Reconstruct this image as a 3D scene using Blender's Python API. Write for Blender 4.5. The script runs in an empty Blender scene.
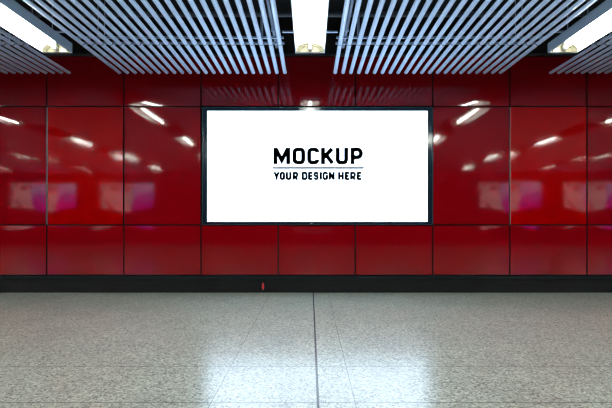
import bpy, bmesh, math, random
from mathutils import Vector, Matrix
sc = bpy.context.scene
C = sc.collection
random.seed(4)
EYE = 1.135          # camera height
D = 6.0             # camera to the red wall
F = 384.0           # focal length in pixels of the 612 wide frame
S = F / D           # pixels per metre on the wall

# ---------------------------------------------------------------- camera
cam_d = bpy.data.cameras.new('camera'); cam = bpy.data.objects.new('camera', cam_d); C.objects.link(cam)
cam.location = (0, 0, EYE); cam.rotation_euler = (math.radians(90), 0, 0)
cam_d.sensor_width = 36; cam_d.lens = F / 612 * 36
cam_d.shift_x = -4 / 612; cam_d.shift_y = 16 / 612
sc.camera = cam
# ---------------------------------------------------------------- world, exposure
w = bpy.data.worlds.new('world'); sc.world = w; w.use_nodes = True
w.node_tree.nodes['Background'].inputs[0].default_value = (0.5, 0.6, 0.75, 1)
w.node_tree.nodes['Background'].inputs[1].default_value = 0.02
sc.view_settings.view_transform = 'Standard'; sc.view_settings.look = 'None'
sc.view_settings.gamma = 1; sc.view_settings.use_curve_mapping = False
sc.view_settings.exposure = 0.0
sc.cycles.use_denoising = True
sc.cycles.max_bounces = 8; sc.cycles.diffuse_bounces = 4; sc.cycles.glossy_bounces = 5
sc.cycles.sample_clamp_indirect = 6
TUBE = 120.0
SCREEN = 3.7
sc.cycles.filter_width = 1.25

# ---------------------------------------------------------------- materials
def mat(name, col=(0.5, 0.5, 0.5), rough=0.5, metal=0.0, emit=None, strength=0, spec=0.5):
    m = bpy.data.materials.new(name); m.use_nodes = True
    b = m.node_tree.nodes['Principled BSDF']
    b.inputs['Base Color'].default_value = (*col, 1); b.inputs['Roughness'].default_value = rough
    b.inputs['Metallic'].default_value = metal; b.inputs['Specular IOR Level'].default_value = spec
    if emit:
        b.inputs['Emission Color'].default_value = (*emit, 1); b.inputs['Emission Strength'].default_value = strength
    return m
def nt(m): return m.node_tree, m.node_tree.nodes['Principled BSDF']
def node(t, kind, **kw):
    n = t.nodes.new(kind)
    for k, v in kw.items(): setattr(n, k, v)
    return n
def noise(t, scale, detail=3, rough=0.6, vec=None):
    n = node(t, 'ShaderNodeTexNoise'); n.inputs['Scale'].default_value = scale
    n.inputs['Detail'].default_value = detail; n.inputs['Roughness'].default_value = rough
    if vec: t.links.new(vec, n.inputs['Vector'])
    return n
def ramp(t, src, stops):
    r = node(t, 'ShaderNodeValToRGB'); e = r.color_ramp.elements
    while len(e) < len(stops): e.new(0.5)
    for i, (p, c) in enumerate(stops): e[i].position = p; e[i].color = (*c, 1)
    t.links.new(src, r.inputs[0]); return r
def math_n(t, op, a, b=None):
    n = node(t, 'ShaderNodeMath', operation=op)
    for i, v in enumerate((a, b)):
        if v is None: continue
        if isinstance(v, (int, float)): n.inputs[i].default_value = v
        else: t.links.new(v, n.inputs[i])
    return n.outputs[0]

M = {}
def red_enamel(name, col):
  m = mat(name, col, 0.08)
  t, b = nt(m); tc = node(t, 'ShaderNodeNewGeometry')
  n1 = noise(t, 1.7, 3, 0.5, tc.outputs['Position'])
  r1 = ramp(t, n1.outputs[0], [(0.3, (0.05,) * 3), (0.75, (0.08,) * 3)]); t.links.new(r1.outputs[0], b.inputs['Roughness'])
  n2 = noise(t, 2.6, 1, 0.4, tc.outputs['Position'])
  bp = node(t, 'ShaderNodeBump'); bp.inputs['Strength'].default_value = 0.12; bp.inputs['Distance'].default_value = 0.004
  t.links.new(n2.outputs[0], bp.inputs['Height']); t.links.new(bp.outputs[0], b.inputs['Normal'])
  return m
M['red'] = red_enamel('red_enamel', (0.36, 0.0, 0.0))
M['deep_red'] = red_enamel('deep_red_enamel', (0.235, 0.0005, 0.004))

# terrazzo floor
M['floor'] = mat('granite_terrazzo', (0.3, 0.29, 0.26), 0.2, spec=0.9)
t, b = nt(M['floor']); b.inputs['Coat Weight'].default_value = 0.85; b.inputs['Coat Roughness'].default_value = 0.19
tc = node(t, 'ShaderNodeNewGeometry'); P = tc.outputs['Position']
vo = node(t, 'ShaderNodeTexVoronoi'); vo.inputs['Scale'].default_value = 85; t.links.new(P, vo.inputs['Vector'])
sx = node(t, 'ShaderNodeSeparateXYZ'); t.links.new(vo.outputs['Color'], sx.inputs[0])
grain = ramp(t, sx.outputs[0], [(0.0, (0.12, 0.145, 0.12)), (0.2, (0.38, 0.43, 0.375)), (0.6, (0.55, 0.615, 0.53)), (1.0, (0.84, 0.92, 0.82))])
nb = noise(t, 2.2, 4, 0.6, P)
blot = ramp(t, nb.outputs[0], [(0.3, (0.88, 0.88, 0.88)), (0.7, (1.08, 1.07, 1.05))])
mx = node(t, 'ShaderNodeMix', data_type='RGBA', blend_type='MULTIPLY'); mx.inputs[0].default_value = 1
t.links.new(grain.outputs[0], mx.inputs[6]); t.links.new(blot.outputs[0], mx.inputs[7])
sp = node(t, 'ShaderNodeSeparateXYZ'); t.links.new(P, sp.inputs[0])
X, Y = sp.outputs[0], sp.outputs[1]
def line(coord, at, half):   # 1 on the seam
    return math_n(t, 'LESS_THAN', math_n(t, 'ABSOLUTE', math_n(t, 'SUBTRACT', coord, at)), half)
main = line(X, 0.050, 0.008)
thin = None
for c, a in ((X, -0.615), (X, 0.28), (Y, 2.98), (Y, 2.39), (X, 3.1)):
    l = line(c, a, 0.003 if c is X else 0.0045)
    thin = l if thin is None else math_n(t, 'MAXIMUM', thin, l)
m2 = node(t, 'ShaderNodeMix', data_type='RGBA'); t.links.new(main, m2.inputs[0])
t.links.new(mx.outputs[2], m2.inputs[6]); m2.inputs[7].default_value = (0.02, 0.025, 0.035, 1)
m3 = node(t, 'ShaderNodeMix', data_type='RGBA'); t.links.new(math_n(t, 'MULTIPLY', math_n(t, 'MULTIPLY', thin, 0.8), 1.0), m3.inputs[0])
t.links.new(m2.outputs[2], m3.inputs[6]); m3.inputs[7].default_value = (0.06, 0.065, 0.07, 1)
t.links.new(m3.outputs[2], b.inputs['Base Color'])
seam = math_n(t, 'MAXIMUM', main, thin)
nr = noise(t, 60, 2, 0.5, P)
ro = math_n(t, 'ADD', math_n(t, 'MULTIPLY', nr.outputs[0], 0.10), 0.26)
t.links.new(math_n(t, 'MAXIMUM', ro, math_n(t, 'MULTIPLY', main, 0.7)), b.inputs['Roughness'])

def brushed(name, col, rough, metal=0.0, scale=(60, 1, 60), amt=0.12, spec=0.5):
    m = mat(name, col, rough, metal, spec=spec); t, b = nt(m)
    g = node(t, 'ShaderNodeNewGeometry'); mp = node(t, 'ShaderNodeMapping'); mp.inputs['Scale'].default_value = scale
    t.links.new(g.outputs['Position'], mp.inputs[0]); n = noise(t, 1, 3, 0.6, mp.outputs[0])
    lo = tuple(c * (1 - amt) for c in col); hi = tuple(min(1, c * (1 + amt)) for c in col)
    r = ramp(t, n.outputs[0], [(0.3, lo), (0.7, hi)]); t.links.new(r.outputs[0], b.inputs['Base Color'])
    return m
M['slat'] = brushed('slat_aluminium', (0.55, 0.71, 0.92), 0.55, 0.1, (20, 0.6, 20), 0.08, 0.3)
M['ring'] = mat('slat_joint_rubber', (0.02, 0.02, 0.025), 0.6)
M['rail'] = brushed('galvanised_rail', (0.48, 0.62, 0.82), 0.4, 0.3)
M['housing'] = brushed('lamp_housing_steel', (0.36, 0.48, 0.62), 0.45, 0.1)
M['reflector'] = mat('lamp_reflector_white', (0.86, 0.87, 0.82), 0.35)
M['endplate'] = mat('lamp_end_ivory', (0.10, 0.092, 0.055), 0.5)
M['holder'] = mat('lampholder_plastic', (0.7, 0.7, 0.66), 0.4)
M['tube'] = mat('fluorescent_tube', (0.9, 0.9, 0.9), 0.4, emit=(0.97, 1.0, 0.93), strength=TUBE)
M['black'] = mat('plenum_black', (0.012, 0.013, 0.016), 0.8)
M['conduit'] = mat('plenum_conduit', (0.10, 0.12, 0.15), 0.45, 0.4)
M['backing'] = mat('joint_backing', (0.012, 0.008, 0.008), 0.7)
M['frame'] = brushed('frame_navy_gloss', (0.004, 0.020, 0.036), 0.12, 0.0, (3, 3, 3), 0.2)
M['bezel'] = mat('frame_edge_teal', (0.03, 0.10, 0.12), 0.3, 0.5)
M['screen'] = mat('lightbox_face', (0.8, 0.8, 0.8), 0.5, emit=(0.62, 0.79, 1.0), strength=SCREEN)
M['ink'] = mat('black_ink', (0.0, 0.0, 0.0), 0.9, spec=0.0)
M['grey_ink'] = mat('grey_ink', (0.16, 0.16, 0.16), 0.9, spec=0.0)
M['plinth'] = brushed('plinth_dark_stone', (0.006, 0.0065, 0.0075), 0.55, 0.0, (2, 9, 30), 0.6, 0.2)
M['ledge'] = mat('plinth_ledge', (0.006, 0.011, 0.013), 0.6, spec=0.15)
M['strip'] = mat('edge_glint_and_lock_metal', (0.42, 0.42, 0.40), 0.35, 0.7)  # lock metal; its pale tone also stands in for light on panel edges
M['tag'] = mat('red_plastic', (0.85, 0.03, 0.03), 0.4)
M['tagtip'] = mat('tan_string', (0.45, 0.25, 0.15), 0.7)
M['trim'] = mat('trim_dark_metal', (0.08, 0.09, 0.11), 0.35, 0.6)
def poster_mat(name, seed, pale):
    m = mat(name, (0.3, 0.3, 0.3), 0.4); t, b = nt(m)
    tc = node(t, 'ShaderNodeTexCoord'); mp = node(t, 'ShaderNodeMapping'); mp.inputs['Location'].default_value = (seed, seed * 2, 0)
    t.links.new(tc.outputs['Object'], mp.inputs[0])
    n = noise(t, 2.4, 2, 0.5, mp.outputs[0])
    if pale: st = [(0.38, (0.40, 0.05, 0.12)), (0.47, (0.95, 0.60, 0.58)), (0.56, (1.0, 0.88, 0.84)), (0.66, (0.45, 0.08, 0.2))]
    else: st = [(0.30, (0.75, 0.02, 0.50)), (0.45, (0.42, 0.10, 0.65)), (0.58, (0.35, 0.36, 0.85)), (0.75, (0.62, 0.70, 0.95))]
    so = node(t, 'ShaderNodeSeparateXYZ'); t.links.new(tc.outputs['Object'], so.inputs[0])
    fac = n.outputs[0] if pale else math_n(t, 'ADD', math_n(t, 'MULTIPLY', so.outputs[2], 0.34), math_n(t, 'MULTIPLY', n.outputs[0], 0.5))
    r = ramp(t, fac, st); t.links.new(r.outputs[0], b.inputs['Base Color']); t.links.new(r.outputs[0], b.inputs['Emission Color'])
    b.inputs['Emission Strength'].default_value = 2.0 if pale else 2.4
    return m

# ---------------------------------------------------------------- helpers
def obj(name, bm, material, parent=None, smooth=False):
    me = bpy.data.meshes.new(name); bm.normal_update(); bm.to_mesh(me); bm.free()
    for m in (material if isinstance(material, (list, tuple)) else [material]): me.materials.append(m)
    if smooth:
        for p in me.polygons: p.use_smooth = True
    o = bpy.data.objects.new(name, me); C.objects.link(o)
    if parent: o.parent = parent
    return o
def box(bm, x0, x1, y0, y1, z0, z1, mi=0, bevel=0):
    vs = [bm.verts.new((x, y, z)) for x in (x0, x1) for y in (y0, y1) for z in (z0, z1)]
    fs = [bm.faces.new([vs[i] for i in f]) for f in ((0, 1, 3, 2), (4, 6, 7, 5), (0, 4, 5, 1), (2, 3, 7, 6), (0, 2, 6, 4), (1, 5, 7, 3))]
    for f in fs: f.material_index = mi
    if bevel:
        es = list({e for f in fs for e in f.edges})
        bmesh.ops.bevel(bm, geom=es, offset=bevel, segments=2, affect='EDGES', profile=0.5)
    return vs
def tube_along(bm, axis, c, r, a, b_, seg=14, mi=0, cap=True):
    rings = []
    for v in (a, b_):
        ring = []
        for i in range(seg):
            p, q = c[0] + r * math.cos(2 * math.pi * i / seg), c[1] + r * math.sin(2 * math.pi * i / seg)
            ring.append(bm.verts.new((v, p, q) if axis == 'x' else (p, v, q) if axis == 'y' else (p, q, v)))
        rings.append(ring)
    for i in range(seg):
        f = bm.faces.new((rings[0][i], rings[1][i], rings[1][(i + 1) % seg], rings[0][(i + 1) % seg])); f.material_index = mi; f.smooth = True
    if cap:
        for ring in rings: bm.faces.new(ring).material_index = mi
    bmesh.ops.recalc_face_normals(bm, faces=bm.faces[:])
def empty(name, loc, label=None, cat=None, group=None):
    o = bpy.data.objects.new(name, None); C.objects.link(o); o.location = loc; o.empty_display_size = 0.2
    if label: tag(o, label, cat, group)
    return o
def tag(o, label, cat, group=None):
    o['label'] = label; o['category'] = cat
    if group: o['group'] = group
    return o
def struct(o, label=None):
    o['kind'] = 'structure'
    if label: o['label'] = label
    return o
def copy_tree(o, parent=None):
    c = o.copy(); C.objects.link(c)
    if parent: c.parent = parent
    for ch in list(o.children): copy_tree(ch, c)
    return c
def boxo(name, m, dims, parent=None, bevel=0):
    bm = bmesh.new(); box(bm, *dims, bevel=bevel); return obj(name, bm, m, parent)
def px(x): return (x - 310) / S
def pz(y): return EYE + (220 - y) / S

# ---------------------------------------------------------------- the setting
HX = 16.0; YB = -6.0; TOPZ = 4.4
struct(boxo('floor', M['floor'], (-HX, HX, YB - 0.3, D + 0.3, -0.12, 0)), 'speckled grey polished terrazzo floor with a dark expansion joint')
struct(boxo('ceiling', M['black'], (-HX, HX, YB - 0.3, D + 0.3, TOPZ, TOPZ + 0.1)), 'black soffit above the metal slats')
for nm, x in (('wall_left', -HX), ('wall_right', HX)):
    struct(boxo(nm, M['black'], (x - 0.1, x + 0.1, YB - 0.3, D + 0.3, 0, TOPZ)))
wf = struct(boxo('wall_front', M['deep_red'], (-HX, HX, YB - 0.2, YB, 0, TOPZ)), 'red wall on the far side of the hall, seen only in reflections')
wb = struct(boxo('wall_back', M['backing'], (-HX, HX, D + 0.035, D + 0.3, 0, TOPZ)), 'wall clad in glossy red enamel panels')

PW = 1.206; X0 = -0.496
Z_ROWS = [(pz(275.3), pz(225)), (pz(225), pz(106.6)), (pz(106.6), pz(56))]
GAP = 0.011
def panel(x0, x1, z0, z1, tilt, face):
    bm = bmesh.new(); N = 20; A = 0.0062
    x0 += GAP; x1 -= GAP; z0 += GAP; z1 -= GAP
    cx, cz = (x0 + x1) / 2, (z0 + z1) / 2
    g = []
    for j in range(N + 1):
        row = []
        for i in range(N + 1):
            u, v = 2 * i / N - 1, 2 * j / N - 1
            x, z = cx + u * (x1 - x0) / 2, cz + v * (z1 - z0) / 2
            y = D - A * (1 - u * u) * (1 - v ** 4) + (x - cx) * tilt[0] + (z - cz) * tilt[1]
            row.append(bm.verts.new((x, y, z)))
        g.append(row)
    for j in range(N):
        for i in range(N):
            bm.faces.new((g[j][i], g[j][i + 1], g[j + 1][i + 1], g[j + 1][i])).smooth = True
    loop = g[0][:] + [g[j][N] for j in range(1, N + 1)] + g[N][:-1][::-1] + [g[j][0] for j in range(N - 1, 0, -1)]
    back = [bm.verts.new((v.co.x, D + 0.03, v.co.z)) for v in loop]     # folded edges, own vertices so the face stays clean
    front = [bm.verts.new(v.co) for v in loop]
    n = len(loop)
    for i in range(n):
        bm.faces.new((front[i], back[i], back[(i + 1) % n], front[(i + 1) % n])).material_index = 1
    return obj('cladding_panel', bm, [face, M['backing']], wb)
for k in range(-7, 8):
    xa, xb = X0 + k * PW, X0 + (k + 1) * PW
    for r, (za, zb) in enumerate(Z_ROWS):
        if r == 1 and -1 <= k <= 1: continue
        tl = (random.uniform(-.0016, .0016), random.uniform(-.001, .001))
        if r == 1 and k in (-4, -3): tl = {-4: -.008, -3: -.015}[k], tl[1]
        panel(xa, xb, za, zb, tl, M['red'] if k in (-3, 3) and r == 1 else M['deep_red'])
for k in (-3, 3):                                   # pale strips added for the light caught on two panel edges
    x = X0 + k * PW
    s = boxo('edge_glint_strip', M['strip'], (x + 0.001, x + 0.0085, D - 0.004, D + 0.03, Z_ROWS[1][0] + .01, Z_ROWS[1][1] - .01), wb)
    s['label'] = 'pale strip standing in for light on the panel edge'
struct(boxo('trim_1', M['trim'], (-9, 9, D - 0.03, D + 0.035, pz(56), pz(56) + 0.03), bevel=0.004), 'dark metal capping along the top of the red panels')
# baseboard: projecting ledge over a recessed dark skirting
struct(boxo('baseboard_back', M['plinth'], (-HX, HX, D + 0.0, D + 0.034, 0.0, pz(279) - 0.001)), 'recessed dark stone skirting under the red panels')
struct(boxo('trim_2', M['ledge'], (-HX, HX, D - 0.028, D + 0.034, pz(279), pz(275.8)), bevel=0.004), 'thin blackish ledge above the skirting')

# ---------------------------------------------------------------- slatted ceiling panels
SZ = EYE + 2.166 + 0.031         # slat centre
SR = 0.0315; PITCH = 0.1168
SY1 = D / 1.053; SY0 = -5.6
def make_slat(parent, x):
    bm = bmesh.new(); seg = 18
    # rounded-bottom baffle: semicircle below, short straight sides, flat top
    prof = [(0.0268 * math.cos(a), -0.009 + 0.022 * math.sin(a)) for a in [math.pi + math.pi * i / 10 for i in range(11)]] + [(0.0268, -0.003), (-0.0268, -0.003)]
    ys = [SY0, SY1]
    rings = [[bm.verts.new((p[0], y, p[1])) for p in prof] for y in ys]
    n = len(prof)
    for i in range(n):
        f = bm.faces.new((rings[0][i], rings[0][(i + 1) % n], rings[1][(i + 1) % n], rings[1][i])); f.smooth = i < 10
    bm.faces.new(rings[0]); bm.faces.new(rings[1][::-1])
    bmesh.ops.recalc_face_normals(bm, faces=bm.faces[:])
    # joint seams between slat lengths: thin raised sleeve edge
    for yj in (4.764, 2.12, -0.52, -3.16):
        rr = [[bm.verts.new((p[0] * 1.03, y, p[1] - 0.0006)) for p in prof] for y in (yj - 0.006, yj + 0.006)]
        fs = [bm.faces.new((rr[0][i], rr[0][(i + 1) % n], rr[1][(i + 1) % n], rr[1][i])) for i in range(n)]
        fs += [bm.faces.new(rr[0]), bm.faces.new(rr[1][::-1])]
        for f in fs: f.material_index = 1
        bmesh.ops.recalc_face_normals(bm, faces=fs)
    for yj in (4.86, 4.71, 2.1, -0.5, -3.2): box(bm, -0.006, 0.006, yj - 0.01, yj + 0.01, -0.004, 0.029)
    o = obj('slat', bm, [M['slat'], M['ring']], parent); o.location = (x, 0, 0); return o
def make_rail(parent, y, z, hw=0.010):
    bm = bmesh.new()
    w2 = PITCH * 10.5 + 0.05
    box(bm, -w2, w2, y - hw, y + hw, z, z + 0.028, bevel=0.003)
    for q in (-1.0, 1.0):
        tube_along(bm, 'z', (q, y), 0.006, z + 0.02, TOPZ - SZ, 8)
    return obj('carrier_rail', bm, M['rail'], parent)
panel_labels = {
    -1.6: 'slatted metal ceiling panel directly left of the central ceiling lamp',
    1.6: 'slatted metal ceiling panel directly right of the central ceiling lamp',
    -4.8: 'greyish slatted ceiling panel in the top left corner, outside the left lamp',
    4.8: 'greyish slatted ceiling panel in the top right corner, outside the right lamp',
    -8.0: 'slatted ceiling panel far left, beyond the corner of the view',
    8.0: 'slatted ceiling panel far right, beyond the corner of the view',
    -11.2: 'outermost slatted ceiling panel on the left, faint in reflections',
    11.2: 'outermost slatted ceiling panel on the right, faint in reflections'}
proto = None
for x in (-1.6, 1.6, -4.8, 4.8, -8.0, 8.0, -11.2, 11.2):
    if proto is None:
        proto = r = empty('slatted_ceiling_panel', (x, 0, SZ))
        s0 = make_slat(r, -PITCH * 10.5)
        for i in range(1, 22):
            c = s0.copy(); C.objects.link(c); c.parent = r; c.location.x = PITCH * (i - 10.5)
        for y in (4.86, 4.71, 2.1, -0.5, -3.2): make_rail(r, y, 0.028)

    else:
        r = copy_tree(proto); r.location = (x, 0, SZ)
    tag(r, panel_labels[x], 'ceiling panel', 'slatted metal ceiling panels between the lamps')

# ---------------------------------------------------------------- trough lamps
LZ = EYE + 2.12; LW = 0.185; LH = 0.115; LL = 0.65; DEPTH = 0.105
def make_lamp():
    r = empty('ceiling_lamp', (0, 0, LZ))
    bm = bmesh.new()                                                    # open-bottomed steel tray
    for s in (-1, 1):
        a, b_ = sorted((s * LW, s * (LW - 0.004)))
        box(bm, a, b_, -LL, LL, 0, LH)
        a, b_ = sorted((s * LW, s * (LW - 0.010)))
        box(bm, a, b_, -LL, LL, -0.003, 0.003)
        box(bm, -LW, LW, s * LL - 0.002, s * LL + 0.002, -0.003, LH)
    box(bm, -LW, LW, -LL, LL, LH, LH + 0.004)
    obj('housing', bm, M['housing'], r)
    bm = bmesh.new(); N = 16                                            # curved white reflector
    pts = []
    for i in range(N + 1):
        a = math.pi * i / N
        pts.append((-(LW - 0.006) * math.cos(a), 0.004 + DEPTH * math.sin(a) ** 0.8))
    for y0, y1 in ((-LL + 0.03, LL - 0.03),):
        ra = [bm.verts.new((p[0], y0, p[1])) for p in pts]; rb = [bm.verts.new((p[0], y1, p[1])) for p in pts]
        for i in range(N): bm.faces.new((ra[i], ra[i + 1], rb[i + 1], rb[i])).smooth = True
    obj('reflector', bm, M['reflector'], r)
    for s in (-1, 1):                                                   # ivory end plate with a raised arch rib
        bm = bmesh.new(); y = s * (LL - 0.012)
        box(bm, -LW + 0.005, LW - 0.005, y - 0.005, y + 0.005, 0.001, LH - 0.002)
        yr = y - s * 0.012
        for i in range(12):
            a0, a1 = math.pi * i / 12, math.pi * (i + 1) / 12
            q = []
            for a, rr in ((a0, 0.135), (a1, 0.135), (a1, 0.120), (a0, 0.120)):
                q.append((rr * math.cos(a), rr * math.sin(a) * 0.6 + 0.012))
            vs = [bm.verts.new((p[0], yr - 0.008 * s, p[1])) for p in q]; vb = [bm.verts.new((p[0], yr + 0.008 * s, p[1])) for p in q]
            bm.faces.new(vs); bm.faces.new(vb)
            for i2 in range(4): bm.faces.new((vs[i2], vs[(i2 + 1) % 4], vb[(i2 + 1) % 4], vb[i2]))
        bmesh.ops.recalc_face_normals(bm, faces=bm.faces[:])
        obj('end_plate', bm, M['endplate'], r)
        bm = bmesh.new()
        ya, yb = sorted((s * (LL - 0.018), s * (LL - 0.07)))
        box(bm, -0.018, 0.018, ya, yb, 0.022, 0.098, bevel=0.004)
        obj('lampholder', bm, M['holder'], r)
    bm = bmesh.new(); tube_along(bm, 'y', (0, 0.053), 0.017, -LL + 0.071, LL - 0.051, 14)
    obj('fluorescent_tube', bm, M['tube'], r)
    for y in (-0.37, 0.37):                                             # hanger brackets reaching into the slat panels
        bm = bmesh.new(); box(bm, -0.33, 0.33, y - 0.012, y + 0.012, LH + 0.005, LH + 0.025, bevel=0.003)
        for q in (-0.12, 0.12): tube_along(bm, 'z', (q, y), 0.005, LH + 0.02, TOPZ - LZ, 8)
        obj('hanger_bracket', bm, M['rail'], r)
    return r
row_y = [4.87 - LL - 2.64 * i for i in range(4)]
lamp0 = None
pos_word = {0: 'central', -3.2: 'left', 3.2: 'right'}
order = ['nearest the red wall', 'second from the red wall', 'third from the red wall', 'farthest from the red wall']
for x in (0, -3.2, 3.2, -6.4, 6.4, -9.6, 9.6, -12.8, 12.8):
    for i, y in enumerate(row_y):
        if lamp0 is None: lamp0 = l = make_lamp()
        else: l = copy_tree(lamp0)
        l.location = (x, y, LZ)
        if i == 0 and x in pos_word:
            lab = {0: 'bright trough lamp at the top centre, between the two large slatted panels',
                   -3.2: 'bright trough lamp in the top left corner with its grey-blue side facing right',
                   3.2: 'bright trough lamp in the top right corner with its grey-blue side facing left'}[x]
        else:
            side = 'central row' if x == 0 else ['first', 'second', 'third', 'fourth'][int(round(abs(x) / 3.2)) - 1] + ' row ' + ('left' if x < 0 else 'right') + ' of centre'
            lab = 'reflected trough lamp in the ' + side + ', ' + order[i]
        tag(l, lab, 'ceiling lamp', 'fluorescent trough lamps in rows along the hall')

# conduits in the dark plenum
def conduit(x0, y0, x1, y1, z, r, label):
    bm = bmesh.new(); L = math.hypot(x1 - x0, y1 - y0)
    tube_along(bm, 'x', (0, 0), r, -L / 2, L / 2, 12)
    for q in range(int(L // 2) + 1):
        xx = -L / 2 + 0.5 + q * 2
        if xx < L / 2: box(bm, xx - 0.015, xx + 0.015, -r - 0.006, r + 0.006, -r - 0.006, TOPZ - z)
    o = obj('ceiling_conduit', bm, M['rail'] if z < 3.6 else M['conduit']); o.location = ((x0 + x1) / 2, (y0 + y1) / 2, z)
    o.rotation_euler.z = math.atan2(y1 - y0, x1 - x0)
    tag(o, label, 'conduit')
conduit(-9, 5.35, 9, 5.35, 4.0, 0.035, 'thick dark conduit crossing above the slats nearest the red wall')
conduit(-9, 4.35, 9, 4.35, 3.85, 0.022, 'thin dark conduit crossing above the slats behind the lamp ends')
conduit(-0.46, 5.3, -0.46, -2.0, 3.52, 0.018, 'thin bluish conduit running lengthwise left of the central lamp')
conduit(0.46, 5.3, 0.46, -2.0, 3.52, 0.018, 'thin bluish conduit running lengthwise right of the central lamp')

# ---------------------------------------------------------------- advertising lightbox
FX0, FX1, FZ0, FZ1 = px(202.6), px(432.6), pz(224.6), pz(107.6)
GX0, GX1, GZ0, GZ1 = px(207.5), px(427.2), pz(221.7), pz(111.2)
FY = D - 0.02
lb = empty('advertising_lightbox', ((FX0 + FX1) / 2, FY, FZ0), 'large glowing white billboard lightbox with black lettering on the red wall', 'billboard')
ox, oy, oz = lb.location
def lbox(bm, x0, x1, y0, y1, z0, z1, bevel=0): box(bm, x0 - ox, x1 - ox, y0 - oy, y1 - oy, z0 - oz, z1 - oz, bevel=bevel)
bm = bmesh.new()
lbox(bm, FX0 + .008, GX0, FY, D + 0.034, FZ0 + .008, FZ1 - .008); lbox(bm, GX1, FX1 - .008, FY, D + 0.034, FZ0 + .008, FZ1 - .008)
lbox(bm, GX0, GX1, FY, D + 0.034, FZ0 + .008, GZ0); lbox(bm, GX0, GX1, FY, D + 0.034, GZ1, FZ1 - .008)
fr = obj('frame', bm, M['frame'], lb)
bm = bmesh.new()
e = .008
lbox(bm, FX0, FX0 + e, FY - .004, D + 0.034, FZ0, FZ1); lbox(bm, FX1 - e, FX1, FY - .004, D + 0.034, FZ0, FZ1)
lbox(bm, FX0 + e, FX1 - e, FY - .004, D + 0.034, FZ0, FZ0 + e); lbox(bm, FX0 + e, FX1 - e, FY - .004, D + 0.034, FZ1 - e, FZ1)
bz = obj('frame_edge', bm, M['bezel'], lb); bz['label'] = 'thin teal metal edge around the dark frame'
bm = bmesh.new(); lbox(bm, px(310.5), px(312.5), FY - 0.006, FY, pz(223.8), pz(222.9)); lk = obj('lock', bm, M['strip'], lb)
bm = bmesh.new(); lbox(bm, GX0, GX1, FY + 0.008, D + 0.03, GZ0, GZ1)
scr = obj('screen', bm, M['screen'], lb)

# lettering, each glyph drawn as wide strokes
def arc(cx, cy, rx, ry, a0, a1, n=7):
    return [(cx + rx * math.cos(math.radians(a0 + (a1 - a0) * i / n)), cy + ry * math.sin(math.radians(a0 + (a1 - a0) * i / n))) for i in range(n + 1)]
def glyph(ch, w, h, s):
    """strokes as centre lines in a w x h box (y up), stroke width s"""
    a = s / 2; L, R, B, T = a, w - a, a, h - a; m = h / 2; c = min((w - s) / 2, h * 0.18)
    rr = lambda *p: list(p)
    ring_ = lambda x0, x1, y0, y1, q: arc(x1 - q, y1 - q, q, q, 0, 90) + arc(x0 + q, y1 - q, q, q, 90, 180) + arc(x0 + q, y0 + q, q, q, 180, 270) + arc(x1 - q, y0 + q, q, q, 270, 360)
    if ch == 'M': return [rr((L, 0), (L, h)), rr((R, 0), (R, h)), rr((L + a * .1, h - a * .4), (w / 2, h * .24), (R - a * .1, h - a * .4))]
    if ch == 'O': r_ = ring_(L, R, B, T, c); return [r_ + [r_[0], r_[1]]]
    if ch == 'C': return [arc(R - c, T - c, c, c, 0, 90) + arc(L + c, T - c, c, c, 90, 180) + arc(L + c, B + c, c, c, 180, 270) + arc(R - c, B + c, c, c, 270, 360)]
    if ch == 'K': return [rr((L, 0), (L, h)), rr((L, h * .36), (R - a * .25, h - a * .55)), rr((L + (R - L) * .35, h * .55), (R - a * .05, a * .5))]
    if ch == 'U': return [[(L, h), (L, B + c)] + arc(L + c, B + c, c, c, 180, 270) + arc(R - c, B + c, c, c, 270, 360) + [(R, h)]]
    if ch in 'PR':
        y0 = h * .42; q = (T - y0) / 2 * .95
        st = [rr((L, 0), (L, h)), [(L, T)] + arc(R - q, T - q, q, q, 90, 0) + arc(R - q, y0 + q, q, q, 0, -90) + [(L, y0)]]
        if ch == 'R': st.append(rr((w * .45, y0), (R, 0)))
        return st
    if ch == 'D': return [rr((L, 0), (L, h)), [(L, T)] + arc(R - c, T - c, c, c, 90, 0) + arc(R - c, B + c, c, c, 0, -90) + [(L, B)]]
    if ch == 'E': return [rr((L, 0), (L, h)), rr((L, T), (w, T)), rr((L, m), (w * .88, m)), rr((L, B), (w, B))]
    if ch == 'H': return [rr((L, 0), (L, h)), rr((R, 0), (R, h)), rr((L, m), (R, m))]
    if ch == 'I': return [rr((w / 2, 0), (w / 2, h))]
    if ch == 'N': return [rr((L, 0), (L, h)), rr((R, 0), (R, h)), rr((L, h - a * .6), (R, a * .6))]
    if ch == 'Y': return [rr((a * .9, h), (w / 2, h * .42)), rr((w - a * .9, h), (w / 2, h * .42)), rr((w / 2, h * .48), (w / 2, 0))]
    if ch == 'G': return [arc(R - c, T - c, c, c, 0, 90) + arc(L + c, T - c, c, c, 90, 180) + arc(L + c, B + c, c, c, 180, 270) + arc(R - c, B + c, c, c, 270, 360) + [(R, h * .47), (w * .52, h * .47)]]
    if ch == 'S':
        q = (T - m) / 2
        return [[(R, T - q * .9)] + arc(R - q, T - q, q, q, 0, 90) + arc(L + q, T - q, q, q, 90, 270) + arc(R - q, m - q, q, q, 90, -90) + arc(L + q, B + q, q, q, 270, 180) + [(L, B + q * 1.1)]]
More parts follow.
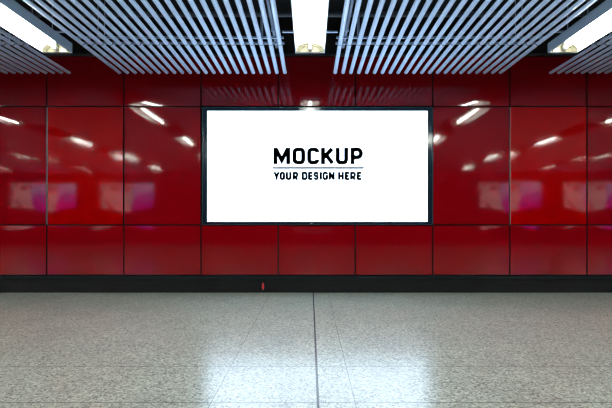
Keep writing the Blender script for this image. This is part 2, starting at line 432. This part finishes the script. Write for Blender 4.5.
def ribbon(bm, pts, s, fx, y0, y1):
    P2 = [Vector(p) for p in pts]; out = []
    P2 = [p for i, p in enumerate(P2) if i == 0 or (p - P2[i - 1]).length > 1e-5]
    for i, p in enumerate(P2):
        d0 = (p - P2[i - 1]).normalized() if i else (P2[1] - p).normalized()
        d1 = (P2[i + 1] - p).normalized() if i < len(P2) - 1 else d0
        t_ = (d0 + d1); t_ = t_.normalized() if t_.length > 1e-4 else d0
        nrm = Vector((-t_.y, t_.x)); k = s / 2 / max(0.45, nrm.dot(Vector((-d0.y, d0.x))))
        out.append((p + nrm * k, p - nrm * k))
    vf = [[bm.verts.new(fx(q, y0)) for q in pr] for pr in out]
    vb = [[bm.verts.new(fx(q, y1)) for q in pr] for pr in out]
    for i in range(len(out) - 1):
        for qd in ((vf[i][0], vf[i][1], vf[i + 1][1], vf[i + 1][0]), (vb[i][0], vb[i + 1][0], vb[i + 1][1], vb[i][1]),
                   (vf[i][0], vf[i + 1][0], vb[i + 1][0], vb[i][0]), (vf[i][1], vb[i][1], vb[i + 1][1], vf[i + 1][1])):
            bm.faces.new(qd)
    for k_ in (0, -1): bm.faces.new((vf[k_][0], vf[k_][1], vb[k_][1], vb[k_][0]))
SY = FY + 0.008; BOLD = 0.75
def text_row(name, glyphs, y0, y1, s):
    bm = bmesh.new()
    for ch, xa, xb in glyphs:
        for st in glyph(ch, xb - xa, y1 - y0, s):
            fx = lambda q, y: (px(xa + q[0]) - ox, y - oy, pz(y1 - q[1]) - oz)
            ribbon(bm, st, s + BOLD, fx, SY - 0.0012, SY + 0.0005)
    bmesh.ops.recalc_face_normals(bm, faces=bm.faces[:])
    return obj(name, bm, M['ink'], scr)
t1 = text_row('headline_lettering', [('M', 273.8, 289.9), ('O', 292.9, 304.9), ('C', 307.5, 319.1), ('K', 321.3, 334.2), ('U', 336.0, 347.8), ('P', 350.9, 362.5)], 147.9, 164.3, 3.35)
t1['label'] = 'bold black word MOCKUP'
t2 = text_row('subtitle_lettering', [('Y', 273.7, 279.6), ('O', 280.0, 284.9), ('U', 286.1, 291.2), ('R', 292.9, 298.2), ('D', 302.0, 307.3), ('E', 308.3, 312.7),
     ('S', 313.5, 318.5), ('I', 319.9, 321.7), ('G', 322.7, 327.8), ('N', 328.9, 334.4), ('H', 338.3, 343.5), ('E', 344.9, 349.3), ('R', 350.3, 355.6), ('E', 356.8, 361.3)], 172.1, 179.9, 1.7)
t2['label'] = 'small black line YOUR DESIGN HERE'
bm = bmesh.new(); lbox(bm, px(272.8), px(363.8), SY - 0.0012, SY + 0.0005, pz(168.95), pz(167.1))
obj('divider_line', bm, M['grey_ink'], scr)

# ---------------------------------------------------------------- red tag on the skirting
bm = bmesh.new(); xs = px(263.0)
q = [(-0.009, 0.062), (0.009, 0.062), (0.018, 0.0), (0.014, -0.03), (-0.014, -0.03), (-0.018, 0.0)]
va = [bm.verts.new((p[0], -0.003, p[1])) for p in q]; vb = [bm.verts.new((p[0], 0.003, p[1])) for p in q]
bm.faces.new(va); bm.faces.new(vb)
for i in range(6): bm.faces.new((va[i], va[(i + 1) % 6], vb[(i + 1) % 6], vb[i]))
bmesh.ops.recalc_face_normals(bm, faces=bm.faces[:])
tg = empty('tag', (xs, D - 0.003, 0.09), 'tiny red tag stuck on the dark skirting below the billboard', 'tag')
obj('tag_body', bm, M['tag'], tg)
bm = bmesh.new(); box(bm, -0.007, 0.007, -0.002, 0.003, -0.05, -0.03); tp = obj('tag_tip', bm, M['tagtip'], tg)

# ---------------------------------------------------------------- lit posters on the opposite wall (seen as reflections)
names = {-12.9: 'lit pink and purple poster, outermost on the left of the opposite wall', -8.7: 'lit pink and purple poster, left part of the opposite wall',
         9.3: 'lit pink and purple poster, right part of the opposite wall', 13.4: 'lit pink and purple poster, outermost on the right of the opposite wall'}
pm, qm = poster_mat('poster_pale', 1.3, True), poster_mat('poster_purple', 4.1, False)
for x, flip in ((-12.9, 1), (-8.7, 1), (9.3, 1), (13.4, 1)):
    r = empty('poster_case', (x, YB, 1.5), names[x], 'poster', 'lit posters on the opposite wall')
    bm = bmesh.new(); W2, H2 = 1.3, 1.35
    for d in ((-W2 - .06, -W2, 0, .1, -.06, H2 + .06), (W2, W2 + .06, 0, .1, -.06, H2 + .06), (-W2, W2, 0, .1, -.06, 0), (-W2, W2, 0, .1, H2, H2 + .06)): box(bm, *d)
    obj('frame', bm, M['trim'], r)
    boxo('pale_print', pm, (-W2, 0.05, 0.0, .06, 0, H2), r); boxo('purple_print', qm, (0.05, W2, 0.0, .06, 0, H2), r)
